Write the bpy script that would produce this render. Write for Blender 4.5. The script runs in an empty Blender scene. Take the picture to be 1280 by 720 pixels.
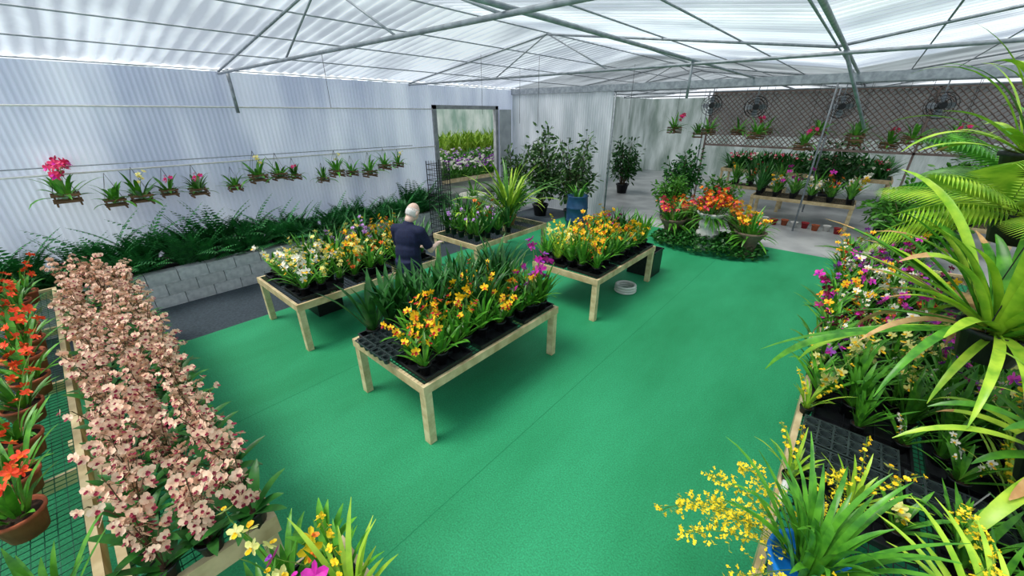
import bpy, math, random
from mathutils import Vector, Matrix
R=random.Random(11)
pi=math.pi
sc=bpy.context.scene
COL=sc.collection
def lin(c):
    o=[]
    for v in c:
        v=v/255.0
        o.append(v/12.92 if v<=.04045 else ((v+.055)/1.055)**2.4)
    return (o[0],o[1],o[2],1)
MATS={}
def mat(name,c1,c2=None,rough=.55,scale=8,rnd=0.0,metal=0.0,spec=.4,stretch=None,bump=0.0):
    if name in MATS: return MATS[name]
    m=bpy.data.materials.new(name); m.use_nodes=True
    nt=m.node_tree; n=nt.nodes; l=nt.links
    b=n['Principled BSDF']
    b.inputs['Roughness'].default_value=rough
    b.inputs['Metallic'].default_value=metal
    b.inputs['Specular IOR Level'].default_value=spec
    tc=n.new('ShaderNodeTexCoord'); mp=n.new('ShaderNodeMapping')
    l.new(tc.outputs['Object'],mp.inputs['Vector'])
    if stretch: mp.inputs['Scale'].default_value=stretch
    ns=n.new('ShaderNodeTexNoise'); ns.inputs['Scale'].default_value=scale; ns.inputs['Detail'].default_value=4
    l.new(mp.outputs[0],ns.inputs['Vector'])
    rp=n.new('ShaderNodeValToRGB'); rp.color_ramp.elements[0].position=.35; rp.color_ramp.elements[1].position=.65
    rp.color_ramp.elements[0].color=lin(c1); rp.color_ramp.elements[1].color=lin(c2 or c1)
    l.new(ns.outputs['Fac'],rp.inputs[0])
    out=rp.outputs[0]
    if rnd>0:
        oi=n.new('ShaderNodeObjectInfo'); hs=n.new('ShaderNodeHueSaturation')
        mr=n.new('ShaderNodeMapRange'); mr.inputs[3].default_value=1-rnd; mr.inputs[4].default_value=1+rnd
        l.new(oi.outputs['Random'],mr.inputs[0]); l.new(mr.outputs[0],hs.inputs['Value']); l.new(out,hs.inputs['Color']); out=hs.outputs[0]
    l.new(out,b.inputs['Base Color'])
    if bump>0:
        bp=n.new('ShaderNodeBump'); bp.inputs['Strength'].default_value=bump; bp.inputs['Distance'].default_value=.02
        l.new(ns.outputs['Fac'],bp.inputs['Height']); l.new(bp.outputs[0],b.inputs['Normal'])
    MATS[name]=m
    return m
# ---------------------------------------------------------------- mesh builder
class MB:
    def __init__(s): s.v=[];s.f=[];s.m=[]
    def add(s,vs,fs,mi=0):
        o=len(s.v); s.v+=[tuple(v) for v in vs]; s.f+=[tuple(i+o for i in f) for f in fs]; s.m+=[mi]*len(fs)
    def mesh(s,name,mats,smooth=False):
        me=bpy.data.meshes.new(name); me.from_pydata(s.v,[],s.f)
        for m in mats: me.materials.append(m)
        me.polygons.foreach_set('material_index',s.m)
        if smooth: me.polygons.foreach_set('use_smooth',[True]*len(s.f))
        me.update(); return me
    def box(s,c,d,mi=0,M=None):
        vs=[Vector((c[0]+sx*d[0]/2,c[1]+sy*d[1]/2,c[2]+sz*d[2]/2)) for sz in(-1,1) for sy in(-1,1) for sx in(-1,1)]
        if M: vs=[M@v for v in vs]
        s.add(vs,[(0,2,3,1),(4,5,7,6),(0,1,5,4),(2,6,7,3),(0,4,6,2),(1,3,7,5)],mi)
    def bbox(s,x0,x1,y0,y1,z0,z1,mi=0): s.box(((x0+x1)/2,(y0+y1)/2,(z0+z1)/2),(x1-x0,y1-y0,z1-z0),mi)
    def tube(s,pts,rad,n=6,mi=0,cap=True):
        pts=[Vector(p) for p in pts]
        if not hasattr(rad,'__len__'): rad=[rad]*len(pts)
        vs=[];fs=[]
        for i,p in enumerate(pts):
            d=(pts[min(i+1,len(pts)-1)]-pts[max(i-1,0)]).normalized()
            a=Vector((0,0,1)) if abs(d.z)<.9 else Vector((1,0,0))
            x=d.cross(a).normalized(); y=d.cross(x)
            for k in range(n):
                t=2*pi*k/n; vs.append(p+(x*math.cos(t)+y*math.sin(t))*rad[i])
        for i in range(len(pts)-1):
            for k in range(n):
                fs.append((i*n+k,i*n+(k+1)%n,(i+1)*n+(k+1)%n,(i+1)*n+k))
        if cap:
            fs.append(tuple(range(n))[::-1]); fs.append(tuple((len(pts)-1)*n+k for k in range(n)))
        s.add(vs,fs,mi)
    def lathe(s,prof,n=16,c=(0,0,0),mi=0):
        vs=[];fs=[]
        for r,z in prof:
            for k in range(n):
                t=2*pi*k/n; vs.append((c[0]+r*math.cos(t),c[1]+r*math.sin(t),c[2]+z))
        for i in range(len(prof)-1):
            for k in range(n):
                fs.append((i*n+k,i*n+(k+1)%n,(i+1)*n+(k+1)%n,(i+1)*n+k))
        s.add(vs,fs,mi)
    def ell(s,c,r,mi=0,n=12,m=8,M=None):
        vs=[];fs=[]
        vs.append(Vector((0,0,-r[2])))
        for i in range(1,m):
            a=-pi/2+pi*i/m
            for k in range(n):
                t=2*pi*k/n; vs.append(Vector((r[0]*math.cos(a)*math.cos(t),r[1]*math.cos(a)*math.sin(t),r[2]*math.sin(a))))
        vs.append(Vector((0,0,r[2])))
        if M: vs=[M@v for v in vs]
        vs=[v+Vector(c) for v in vs]
        for k in range(n): fs.append((0,1+(k+1)%n,1+k))
        for i in range(m-2):
            for k in range(n):
                a=1+i*n; fs.append((a+k,a+(k+1)%n,a+n+(k+1)%n,a+n+k))
        a=1+(m-2)*n; T=len(vs)-1
        for k in range(n): fs.append((a+k,a+(k+1)%n,T))
        s.add(vs,fs,mi)
    def blade(s,p,az,L,W,e0=1.2,bend=1.4,n=6,mi=0,fold=.25,twist=0,tipmi=None):
        p=Vector(p); vs=[];fs=[]
        wd=Vector((-math.sin(az),math.cos(az),0))
        for i in range(n+1):
            t=i/n; e=e0-bend*t*t
            d=Vector((math.cos(e)*math.cos(az),math.cos(e)*math.sin(az),math.sin(e)))
            nn=wd.cross(d)
            w=W*.5*(max(0.04,math.sin(pi*(.12+.88*t)))**.6)
            if i==n: w=W*.04
            wv=wd*math.cos(twist*t)+nn*math.sin(twist*t)
            vs+= [p-wv*w, p+nn*(w*fold)*1.0, p+wv*w]
            p=p+d*(L/n)
        for i in range(n):
            a=i*3
            fs+=[(a,a+1,a+4,a+3),(a+1,a+2,a+5,a+4)]
        s.add(vs,fs,mi)
        if tipmi is not None:
            for j in range(1,5): s.m[-j]=tipmi
    def frond(s,p,az,L,LW,e0=1.1,bend=1.5,n=14,mi=0,stem=.004,lw=.25,droop=.3,start=.12):
        p=Vector(p); pts=[p.copy()]; ds=[]
        wd=Vector((-math.sin(az),math.cos(az),0))
        for i in range(n):
            t=i/n; e=e0-bend*t
            d=Vector((math.cos(e)*math.cos(az),math.cos(e)*math.sin(az),math.sin(e)))
            ds.append(d); p=p+d*(L/n); pts.append(p.copy())
        s.tube(pts,[stem*(1-.7*i/n) for i in range(n+1)],3,mi,False)
        for i in range(1,n):
            t=i/n
            if t<start: continue
            d=ds[i]; l=LW*math.sin(pi*min(1,(.12+.86*t)))**.7
            for sd in(-1,1):
                v=(wd*sd+d*.55+Vector((0,0,-droop))).normalized()
                q=pts[i]; side=d*(l*lw*.5)
                s.add([q,q+v*l*.45+side,q+v*l+Vector((0,0,-droop*l*.3)),q+v*l*.45-side],[(0,1,2,3)],mi)
    def petal(s,c,d,nrm,L,W,mi=0,cup=.15,tipd=0):
        c=Vector(c); d=d.normalized(); nrm=nrm.normalized(); w=nrm.cross(d).normalized()
        V=[c, c+d*L*.35-w*W*.42+nrm*cup*L*.3, c+d*L*.35+w*W*.42+nrm*cup*L*.3,
           c+d*L*.76-w*W*.4+nrm*(cup+tipd)*L*.5, c+d*L*.76+w*W*.4+nrm*(cup+tipd)*L*.5,
           c+d*L*.5-nrm*cup*L*.1, c+d*L+nrm*(cup+tipd)*L*.5]
        s.add(V,[(5,0,2),(5,2,4),(5,4,6),(5,6,3),(5,3,1),(5,1,0)],mi)
    def flower(s,c,nrm,size,mp=0,ml=1,style='cat',rr=R):
        nrm=Vector(nrm).normalized(); c=Vector(c)
        up=Vector((0,0,1)); up=(up-nrm*up.dot(nrm))
        if up.length<.1: up=Vector((0,1,0))-nrm*nrm.y
        up.normalize(); rt=up.cross(nrm)
        r=size/2
        def dr(a): return rt*math.cos(a)+up*math.sin(a)
        if style=='tiny':
            for k in range(3):
                a=k*2.1+rr.random(); s.petal(c,dr(a),nrm,r,r*.8,mp,.2)
            s.petal(c,-up,nrm,r*1.3,r*1.5,mp,.2); return
        if style=='phal':
            A=[(1.57,.8,.62),(.2,1,1.05),(2.94,1,1.05),(3.9,.8,.6),(5.5,.8,.6)]
        else:
            A=[(1.57,1,.42),(.35,1,.8),(2.8,1,.8),(4.0,.95,.42),(5.4,.95,.42)]
        for a,l,w in A:
            a+=rr.uniform(-.1,.1)
            s.petal(c,dr(a),nrm,r*l,r*w*1.05,mp,rr.uniform(-.05,.35))
        q=1.0 if style=='cat' else .9
        s.petal(c+nrm*r*.08,(-up+nrm*.6),nrm,r*.75*q,r*.7*q,ml,.5)
        s.petal(c+nrm*r*.12,(-up*.3+nrm),up,r*.4*q,r*.4*q,ml,.6)
def obj(name,me,parent=None,loc=(0,0,0),rot=(0,0,0),scale=None,**kw):
    o=bpy.data.objects.new(name,me)
    o.location=loc; o.rotation_euler=rot
    if scale is not None: o.scale=(scale,)*3 if not hasattr(scale,'__len__') else scale
    if parent: o.parent=parent
    for k,v in kw.items(): o[k]=v
    COL.objects.link(o); return o
def thing(name,label,category,loc=(0,0,0),rot=0,scale=1,group=None):
    o=bpy.data.objects.new(name,None); o.empty_display_size=.1
    o.location=loc; o.rotation_euler=(0,0,rot); o.scale=(scale,)*3
    o['label']=label; o['category']=category
    if group: o['group']=group
    COL.objects.link(o); return o
def struct(name,me,**kw):
    o=obj(name,me); o['kind']='structure'
    for k,v in kw.items(): o[k]=v
    return o
# ---------------------------------------------------------------- materials
M_wood=mat('weathered_wood',(226,206,164),(184,160,118),.7,6,bump=.1)
M_wood2=mat('pale_wood',(232,216,176),(198,176,132),.7,10)
M_black=mat('black_plastic',(18,20,22),(32,36,40),.4,20)
M_wire=mat('dark_wire',(30,34,34),(45,50,48),.5,20)
M_gwire=mat('green_wire',(40,110,80),(30,90,70),.5,20)
M_steel=mat('galvanized_steel',(158,166,174),(128,136,144),.5,12,metal=.3)
M_terra=mat('terracotta',(190,104,70),(164,84,56),.8,14,rnd=.12)
M_white=mat('white_plastic',(232,232,228),(214,214,212),.4,10)
M_blue=mat('blue_plastic',(24,130,220),(20,110,200),.35,10)
M_dkblue=mat('blue_glaze',(44,84,124),(34,68,104),.3,10)
M_soil=mat('bark_mix',(70,48,34),(40,28,22),.9,60)
M_leaf=mat('orchid_leaf',(96,166,46),(52,116,34),.36,14,rnd=.28)
M_leaf2=mat('dark_leaf',(54,122,44),(30,84,34),.38,14,rnd=.28)
M_lime=mat('lime_leaf',(186,218,70),(126,180,48),.38,10,rnd=.12)
M_fern=mat('fern_leaf',(58,136,66),(28,92,50),.5,10,rnd=.3)
M_ficus=mat('ficus_leaf',(78,116,56),(46,82,42),.42,10,rnd=.2)
M_brown=mat('dried_leaf',(220,182,126),(186,140,88),.7,14)
M_stem=mat('stem_green',(116,152,60),(94,132,50),.5,14)
M_mstem=mat('maroon_stem',(104,70,56),(80,84,50),.5,14)
def P(n,a,b): return mat('petal_'+n,a,b,.5,30,rnd=.08)
P_yel=P('yellow',(255,216,36),(252,190,14)); P_org=P('orange',(248,136,28),(236,100,22)); P_red=P('red',(200,24,30),(154,14,28))
P_mag=P('magenta',(236,56,192),(204,28,164)); P_wht=P('white',(250,248,238),(236,234,216)); P_crm=P('cream',(244,240,164),(228,226,120))
P_pnk=P('blush_pink',(255,222,194),(244,194,166)); P_dpk=P('deep_pink',(160,40,68),(130,28,54)); P_bur=P('burgundy',(144,14,74),(106,10,54))
P_pur=P('purple',(158,60,186),(132,42,164)); P_lav=P('lavender',(214,176,232),(190,140,216)); P_cor=P('coral',(254,88,40),(242,60,28)); P_hot=P('hot_pink',(240,58,114),(218,38,94))
P_lem=P('lemon',(255,232,50),(250,210,24))

def glow_poly(name,c1,c2,emit,transp,scale=(1,1,1),nscale=3,detail=3,ribs=0):
    m=bpy.data.materials.new(name); m.use_nodes=True
    nt=m.node_tree; n=nt.nodes; l=nt.links
    b=n['Principled BSDF']; out=n['Material Output']
    tc=n.new('ShaderNodeTexCoord'); mp=n.new('ShaderNodeMapping'); mp.inputs['Scale'].default_value=scale
    ns=n.new('ShaderNodeTexNoise'); ns.inputs['Scale'].default_value=nscale; ns.inputs['Detail'].default_value=detail
    l.new(tc.outputs['Object'],mp.inputs[0]); l.new(mp.outputs[0],ns.inputs['Vector'])
    fac=ns.outputs['Fac']
    if ribs:
        wv=n.new('ShaderNodeTexWave'); wv.bands_direction='Y'; wv.inputs['Scale'].default_value=ribs; wv.inputs['Distortion'].default_value=.8; wv.inputs['Detail'].default_value=1.5; wv.inputs['Detail Scale'].default_value=.6
        l.new(tc.outputs['Object'],wv.inputs['Vector'])
        mx0=n.new('ShaderNodeMath'); mx0.operation='MULTIPLY_ADD'; mx0.inputs[1].default_value=.24; l.new(wv.outputs['Fac'],mx0.inputs[0])
        sb=n.new('ShaderNodeMath'); sb.operation='SUBTRACT'; sb.inputs[1].default_value=.12; l.new(fac,sb.inputs[0]); l.new(sb.outputs[0],mx0.inputs[2]); fac=mx0.outputs[0]
    rp=n.new('ShaderNodeValToRGB'); rp.color_ramp.elements[0].position=.35; rp.color_ramp.elements[1].position=.66
    rp.color_ramp.elements[0].color=lin(c1); rp.color_ramp.elements[1].color=lin(c2)
    l.new(fac,rp.inputs[0]); l.new(rp.outputs[0],b.inputs['Base Color'])
    b.inputs['Roughness'].default_value=.3
    l.new(rp.outputs[0],b.inputs['Emission Color']); b.inputs['Emission Strength'].default_value=emit  # emission stands in for daylight passing through the sheet
    tr=n.new('ShaderNodeBsdfTransparent'); mx=n.new('ShaderNodeMixShader'); mx.inputs[0].default_value=transp
    l.new(b.outputs[0],mx.inputs[1]); l.new(tr.outputs[0],mx.inputs[2]); l.new(mx.outputs[0],out.inputs['Surface'])
    return m
M_wall=glow_poly('corrugated_polycarbonate',(168,178,202),(214,221,235),.27,.04,(1,1.2,.3),1.0,2)  # wall brightness from daylight behind it is put in as a faint glow
M_roof=glow_poly('glowing_clear_roof_sheet',(142,152,168),(218,226,236),.68,.2,(.5,1.2,1),1.1,4,1.6)  # clear sheet made to glow, added as soft even overhead light
M_roof2=glow_poly('dim_glow_roof_sheet',(112,120,128),(190,198,206),.48,.08,(.5,1.2,1),1.1,4,1.6)  # darker copy of the roof sheet; weaker daylight put into colour and glow

# ---------------------------------------------------------------- room shell
def m_carpet():
    m=bpy.data.materials.new('green_turf_carpet'); m.use_nodes=True
    nt=m.node_tree;n=nt.nodes;l=nt.links;b=n['Principled BSDF']; b.inputs['Roughness'].default_value=.65; b.inputs['Specular IOR Level'].default_value=.4
    tc=n.new('ShaderNodeTexCoord')
    a=n.new('ShaderNodeTexNoise'); a.inputs['Scale'].default_value=.6; a.inputs['Detail'].default_value=6; a.inputs['Roughness'].default_value=.6
    mp=n.new('ShaderNodeMapping'); mp.inputs['Scale'].default_value=(1.3,.45,1)
    l.new(tc.outputs['Object'],mp.inputs[0]); l.new(mp.outputs[0],a.inputs['Vector'])
    f=n.new('ShaderNodeTexNoise'); f.inputs['Scale'].default_value=80; f.inputs['Detail'].default_value=3
    l.new(tc.outputs['Object'],f.inputs['Vector'])
    r1=n.new('ShaderNodeValToRGB'); r1.color_ramp.elements[0].position=.32; r1.color_ramp.elements[1].position=.72
    r1.color_ramp.elements[0].color=lin((22,130,80)); r1.color_ramp.elements[1].color=lin((48,162,112))
    l.new(a.outputs['Fac'],r1.inputs[0])
    mr=n.new('ShaderNodeMapRange'); mr.inputs[1].default_value=.3; mr.inputs[2].default_value=.7; mr.inputs[3].default_value=.7; mr.inputs[4].default_value=1.25
    l.new(f.outputs['Fac'],mr.inputs[0])
    hs=n.new('ShaderNodeHueSaturation'); l.new(r1.outputs[0],hs.inputs['Color']); l.new(mr.outputs[0],hs.inputs['Value'])
    l.new(hs.outputs[0],b.inputs['Base Color'])
    bp=n.new('ShaderNodeBump'); bp.inputs['Strength'].default_value=.3; bp.inputs['Distance'].default_value=.01
    l.new(f.outputs['Fac'],bp.inputs['Height']); l.new(bp.outputs[0],b.inputs['Normal'])
    return m
mb=MB(); mb.bbox(-60,30,-5,60,-.2,0)
M_conc=mat('concrete_floor',(182,186,188),(150,154,158),.35,1.5)
struct('floor',mb.mesh('floor',[M_conc]))
mb=MB(); mb.bbox(-6.4,2.6,-4,10.5,0.0,.012)
o=obj('carpet',mb.mesh('carpet',[m_carpet()])); o['label']='green artificial turf carpet covering the aisle floor'; o['category']='carpet'
mb=MB()
for x in(-4.1,-1.8,.5): mb.bbox(x-.004,x+.004,-4,10.5,.012,.013)
M_seam=mat('carpet_seam',(26,124,80),(30,130,86),.9,10)
o=obj('carpet_seam_tape',mb.mesh('seam',[M_seam])); o['label']='green seam tape joining strips of turf'; o['category']='tape'; o['kind']='stuff'
mb=MB(); mb.bbox(-7.9,-6.4,-4,10.5,0,.008)
M_mat=mat('black_ground_cloth',(62,74,84),(44,54,62),.6,30)
o=obj('ground_cloth',mb.mesh('ground_cloth',[M_mat])); o['label']='black woven ground cloth along the block planting bed'; o['category']='ground cover'

def corr(mb,fix,a0,a1,z0,z1,axis='y',pitch=.076,amp=.009):
    n=int((a1-a0)/pitch*6); vs=[];fs=[]
    for i in range(n+1):
        a=a0+(a1-a0)*i/n; f=fix+amp*math.sin(2*pi*a/pitch)
        vs+=[(f,a,z0),(f,a,z1)] if axis=='y' else [(a,f,z0),(a,f,z1)]
    for i in range(n): fs.append((2*i,2*i+2,2*i+3,2*i+1))
    mb.add(vs,fs)
EX=-9.2; YB=10.6; EZ=3.58
mb=MB()
corr(mb,EX,-4,7.35,0,EZ); corr(mb,EX,7.35,9.75,3.0,EZ); corr(mb,EX,9.75,YB,0,EZ)
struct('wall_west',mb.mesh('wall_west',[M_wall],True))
mb=MB(); corr(mb,YB,EX,-5.55,0,EZ,'x')
M_wall2=glow_poly('hazy_polycarbonate',(160,170,178),(204,210,218),.14,.1,(1,1,.3),2)
struct('wall_north',mb.mesh('wall_north',[M_wall2],True))
mb=MB(); corr(mb,6.5,-4,22,0,EZ)
struct('wall_east',mb.mesh('wall_east',[M_wall2],True))
mb=MB(); corr(mb,21.9,-9.2,6.5,0,EZ,'x')
M_wall3=glow_poly('far_polycarbonate',(130,146,140),(196,206,206),.25,.0,(1,1,.3),2)
struct('wall_far',mb.mesh('wall_far',[M_wall3],True))
mb=MB(); corr(mb,EX,YB,21.9,0,EZ)
struct('wall_far_west',mb.mesh('wall_far_west',[M_wall3],True))
mb=MB(); corr(mb,-27,2,34,0,3.6,'y',.3,.03); corr(mb,34,-27,-9.5,0,3.6,'x',.3,.03)
struct('wall_outer',mb.mesh('wall_outer',[glow_poly('outer_polycarbonate',(136,164,150),(206,214,208),.4,.0,(1,1,.6),.9)],True))
# roof
def roof(mb,x0,z0,x1,z1,y0,y1,pitch=.19,amp=.016):
    n=int((y1-y0)/pitch*6); vs=[];fs=[]; K=6
    for i in range(n+1):
        y=y0+(y1-y0)*i/n; dz=amp*math.sin(2*pi*y/pitch)
        for k in range(K+1):
            t=k/K; vs.append((x0+(x1-x0)*t,y,z0+(z1-z0)*t+dz))
    for i in range(n):
        for k in range(K):
            a=i*(K+1)+k; fs.append((a,a+1,a+K+2,a+K+1))
    mb.add(vs,fs)
RX=[EX,-4.9,-.6,2.95,6.5]; RZ=[EZ+.06,4.25,EZ+.1,4.25,EZ+.06]
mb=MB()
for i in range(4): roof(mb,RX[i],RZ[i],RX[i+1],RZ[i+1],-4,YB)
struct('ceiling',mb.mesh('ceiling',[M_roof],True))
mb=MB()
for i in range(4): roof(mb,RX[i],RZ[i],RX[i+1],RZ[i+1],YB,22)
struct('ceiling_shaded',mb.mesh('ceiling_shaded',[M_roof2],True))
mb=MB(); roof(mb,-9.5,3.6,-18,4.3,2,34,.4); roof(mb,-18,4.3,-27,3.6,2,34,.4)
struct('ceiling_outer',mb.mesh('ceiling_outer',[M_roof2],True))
tn=[0]
def trim(pts,r,m=M_steel,n=8):
    tn[0]+=1; mb=MB(); mb.tube(pts,r,n); return struct('trim_%d'%tn[0],mb.mesh('trim',[m],True))
for y in(-1.6,2.5,6.6,13.0,15.4,18.6):
    trim([(EX,y,EZ-.03),(6.5,y,EZ-.03)],.022)
    for i in range(4): trim([(RX[i],y,RZ[i]-.06),(RX[i+1],y,RZ[i+1]-.06)],.017)
mb=MB(); mb.bbox(EX,6.5,YB-.05,YB+.05,EZ-.14,EZ+.02); tn[0]+=1
struct('trim_%d'%tn[0],mb.mesh('trim',[M_steel]))
for x in(-2.25,-.5,2.95): trim([(x,-4,EZ+.02),(x,21.9,EZ+.02)],.022)
for k in range(4):
    for t in(.0,.25,.5,.75,1.0):
        if t==0 and k>0: continue
        x=RX[k]+(RX[k+1]-RX[k])*t; z=RZ[k]+(RZ[k+1]-RZ[k])*t
        trim([(x,-4,z-.035),(x,21.9,z-.035)],.011,n=5)
for y in(2.5,6.6,13.0):
    trim([(-2.25,y,EZ-.03),(-3.3,y,3.93)],.012); trim([(-6.2,y,EZ-.03),(-4.9,y,4.2)],.012); trim([(-3.6,y,EZ-.03),(-4.9,y,4.2)],.012)
for x,y in((-.9,12.6),(-5.5,10.6),(2.95,10.6),(-4.5,15.4),(-1.0,15.4)): trim([(x,y,0),(x,y,EZ)],.022)
trim([(-.5,6.6,EZ),(-.1,7.9,2.7)],.022)
trim([(-2.25,6.6,EZ),(-2.25,6.6,3.1)],.02)
trim([(-9.05,2.6,EZ+.04),(-9.05,2.6,2.9)],.03)
for x,y,l_ in((-7,3.4,.6),(-5.2,5.2,.7),(-4.6,6.0,.9),(-3.9,8.2,.8),(-6.2,7.4,.9)): trim([(x,y,EZ+.2),(x,y,EZ-l_)],.004,M_wire,4)
for z in(2.05,3.0): trim([(EX+.04,-4,z),(EX+.04,7.3,z)],.014,M_white)
mb=MB(); Md=mat('door_frame_grey',(150,154,156),(128,132,136),.5,8)
mb.bbox(EX-.06,EX+.06,7.25,7.37,0,3.1); mb.bbox(EX-.06,EX+.06,9.73,9.85,0,3.1); mb.bbox(EX-.06,EX+.06,7.25,9.85,3.0,3.1)
struct('door_1',mb.mesh('door_1',[Md]))
mb=MB(); mb.bbox(EX+.1,EX+.13,9.86,10.4,.05,3.0)
struct('door_2',mb.mesh('door_2',[mat('hazy_door_panel',(170,176,178),(150,156,160),.4,4)]))
# lattice
M_lat=mat('lattice_wood',(146,128,122),(120,104,100),.7,6)
mb=MB(); L=.15; X0=-4.4
def cl(p,q,lo,hi):
    if p.x>q.x: p,q=q,p
    if q.x<lo or p.x>hi: return None
    d=q-p
    if p.x<lo: p=p+d*((lo-p.x)/d.x)
    if q.x>hi: q=p+(q-p)*((hi-p.x)/(q.x-p.x))
    return p,q
for i in range(-40,90):
    for sg in(1,-1):
        x0=-2.0+i*L
        r=cl(Vector((x0,15.6,1.9)),Vector((x0+sg*1.65,15.6+.01*sg,3.55)),X0,6.4)
        if r: mb.tube(list(r),.013,4)
for x in(X0-.05,1.0,6.35): mb.bbox(x,x+.05,15.58,15.63,0,3.56)
mb.bbox(X0,6.4,15.58,15.63,1.85,1.91); mb.bbox(X0,6.4,15.58,15.63,3.5,3.56)
lt=thing('lattice_screen','grey brown diagonal wooden lattice screen across the far house','lattice')
obj('lattice',mb.mesh('lattice',[M_lat]),lt)
mb=MB(); mb.bbox(X0,6.4,15.65,15.66,2.2,3.5)
obj('shade_cloth',mb.mesh('shade_cloth',[mat('shade_cloth',(222,222,224),(196,196,200),.9,1.2)]),lt)

# ---------------------------------------------------------------- block bed
blk=[mat('concrete_block',(210,212,216),(180,184,190),.85,12,rnd=.08,bump=.2)]
b1=MB(); b1.box((0,0,.097),(.19,.392,.194))
bm_=b1.mesh('block',blk)
for row in range(3):
    y=-3.0+(row%2)*.2
    while y<6.9:
        o=obj('concrete_block',bm_,loc=(-7.995,y,.002+row*.197)); o['label']='grey concrete block stacked in the planting bed wall'; o['category']='concrete block'; o['group']='blocks of the planting bed wall'
        y+=.4
mb=MB(); mb.bbox(-9.15,-8.1,-3.2,7.1,0,.52)
o=obj('bed_soil',mb.mesh('bed_soil',[M_soil])); o['label']='dark soil filling the block planting bed'; o['category']='soil'; o['kind']='stuff'

# ---------------------------------------------------------------- pots etc
def pot_mesh(r,h,m,n=14):
    mb=MB(); mb.lathe([(0.001,0),(r*.72,0),(r*.95,h*.86),(r*1.04,h*.86),(r*1.06,h),(r*.94,h),(r*.9,h*.85),(.001,h*.84)],n)
    me=mb.mesh('pot',[m,M_soil],True)
    for p in me.polygons:
        if p.index>=n*6: p.material_index=1
    return me
POT_B=pot_mesh(.06,.11,M_black); POT_T=pot_mesh(.12,.17,M_terra,n=18); POT_TB=pot_mesh(.16,.22,M_terra,n=20)
def foliage(n,L,W,e=(.9,1.45),bend=(.4,1.3),seed=0,m=M_leaf,z=.09,spread=.03,segs=6):
    r=random.Random(seed); mb=MB()
    for i in range(n):
        az=2*pi*i/n+r.uniform(-.5,.5)
        mb.blade((spread*math.cos(az)*r.random(),spread*math.sin(az)*r.random(),z),az,L*r.uniform(.55,1.15),W*r.uniform(.8,1.1),r.uniform(*e),r.uniform(*bend),segs)
    return mb.mesh('foliage',[m],True)
def spike(H,nf,fs,mp,ml,style='cat',seed=0,lean=.3,arch=.5,z=.09,frac=.5,cluster=0,st=None):
    r=random.Random(seed); mb=MB(); az=r.uniform(0,6.28); H=H*r.uniform(.75,1.2)
    p=Vector((0,0,z)); pts=[p.copy()]; n=8
    for i in range(n):
        t=i/n; e=pi/2-lean-arch*t*t
        p=p+Vector((math.cos(e)*math.cos(az),math.cos(e)*math.sin(az),math.sin(e)))*(H/n); pts.append(p.copy())
    mb.tube(pts,.003,3,2,False)
    for i in range(nf):
        t=1-frac*(i/max(1,nf-1)) if nf>1 else 1
        k=min(n-1,int(t*n)); q=pts[k].lerp(pts[k+1],t*n-k) if k<n else pts[n]
        a=az+r.uniform(-2.4,2.4); off=fs*r.uniform(.25,.6)+cluster*r.random()
        nr=Vector((math.cos(a),math.sin(a),r.uniform(.2,1.2)))
        c=q+nr.normalized()*off
        mb.tube([q,c],.0015,3,2,False)
        mb.flower(c,nr,fs*r.uniform(.8,1.15),0,1,style,r)
    return mb.mesh('flower_spike',[mp,ml,st or M_stem])
KINDS={}
def kind(k,pot,fol,spk,nsp,label,nv=3):
    V=[]
    for s in range(nv):
        base=sum(ord(c) for c in k)*7+s*31
        fm=foliage(seed=base,**fol)
        sp=[spike(seed=base+q*13+5,**spk) for q in range(nsp)] if spk else []
        V.append((pot,fm,sp))
    KINDS[k]=(V,label)
def place(k,x,y,z,scale=1,group=None,name='potted_orchid',cat='orchid',label=None,rot=None):
    V,lab=KINDS[k]; pot,fm,sp=R.choice(V)
    t=thing(name,label or lab,cat,(x,y,z),R.uniform(0,6.28) if rot is None else rot,scale*R.uniform(.88,1.14),group)
    if pot: obj('pot',pot,t)
    obj('foliage',fm,t)
    for s in sp: obj('flower_spike',s,t,rot=(0,0,R.uniform(0,6.28)))
    return t
F1=dict(n=16,L=.34,W=.034,e=(.7,1.45),bend=(.3,1.3)); F2=dict(n=22,L=.42,W=.036,e=(.8,1.5),bend=(.2,1.0),m=M_leaf)
kind('yellow',POT_B,F1,dict(H=.40,nf=3,fs=.09,mp=P_yel,ml=P_org,cluster=.02),2,'potted orchid with bright yellow cattleya blooms in black pot')
kind('gold',POT_B,F1,dict(H=.38,nf=5,fs=.085,mp=P_yel,ml=P_red,cluster=.02),2,'potted orchid with golden red-lipped blooms in black pot')
kind('orange',POT_B,F1,dict(H=.36,nf=3,fs=.08,mp=P_org,ml=P_red),2,'potted orchid with orange blooms in black pot')
kind('red',POT_B,F1,dict(H=.34,nf=3,fs=.065,mp=P_red,ml=P_yel),2,'potted orchid with deep red blooms in black pot')
kind('magenta',POT_B,F1,dict(H=.38,nf=2,fs=.12,mp=P_mag,ml=P_pur),1,'potted orchid with large magenta blooms in black pot')
kind('bigmagenta',POT_B,F1,dict(H=.62,nf=3,fs=.17,mp=P_mag,ml=P_pur,lean=.1,arch=.2),1,'potted orchid with very large magenta blooms')
kind('white',POT_B,F1,dict(H=.34,nf=5,fs=.10,mp=P_wht,ml=P_yel),2,'potted orchid with white yellow-lipped blooms in black pot')
kind('smallwhite',POT_B,F1,dict(H=.3,nf=4,fs=.055,mp=P_wht,ml=P_yel),2,'potted orchid with small white blooms in black pot')
kind('cream',POT_B,F1,dict(H=.38,nf=5,fs=.085,mp=P_crm,ml=P_yel),2,'potted orchid with creamy lime blooms in black pot')
kind('lavender',POT_B,F1,dict(H=.55,nf=5,fs=.08,mp=P_lav,ml=P_pur),2,'potted orchid with tall lavender flower spikes')
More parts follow.
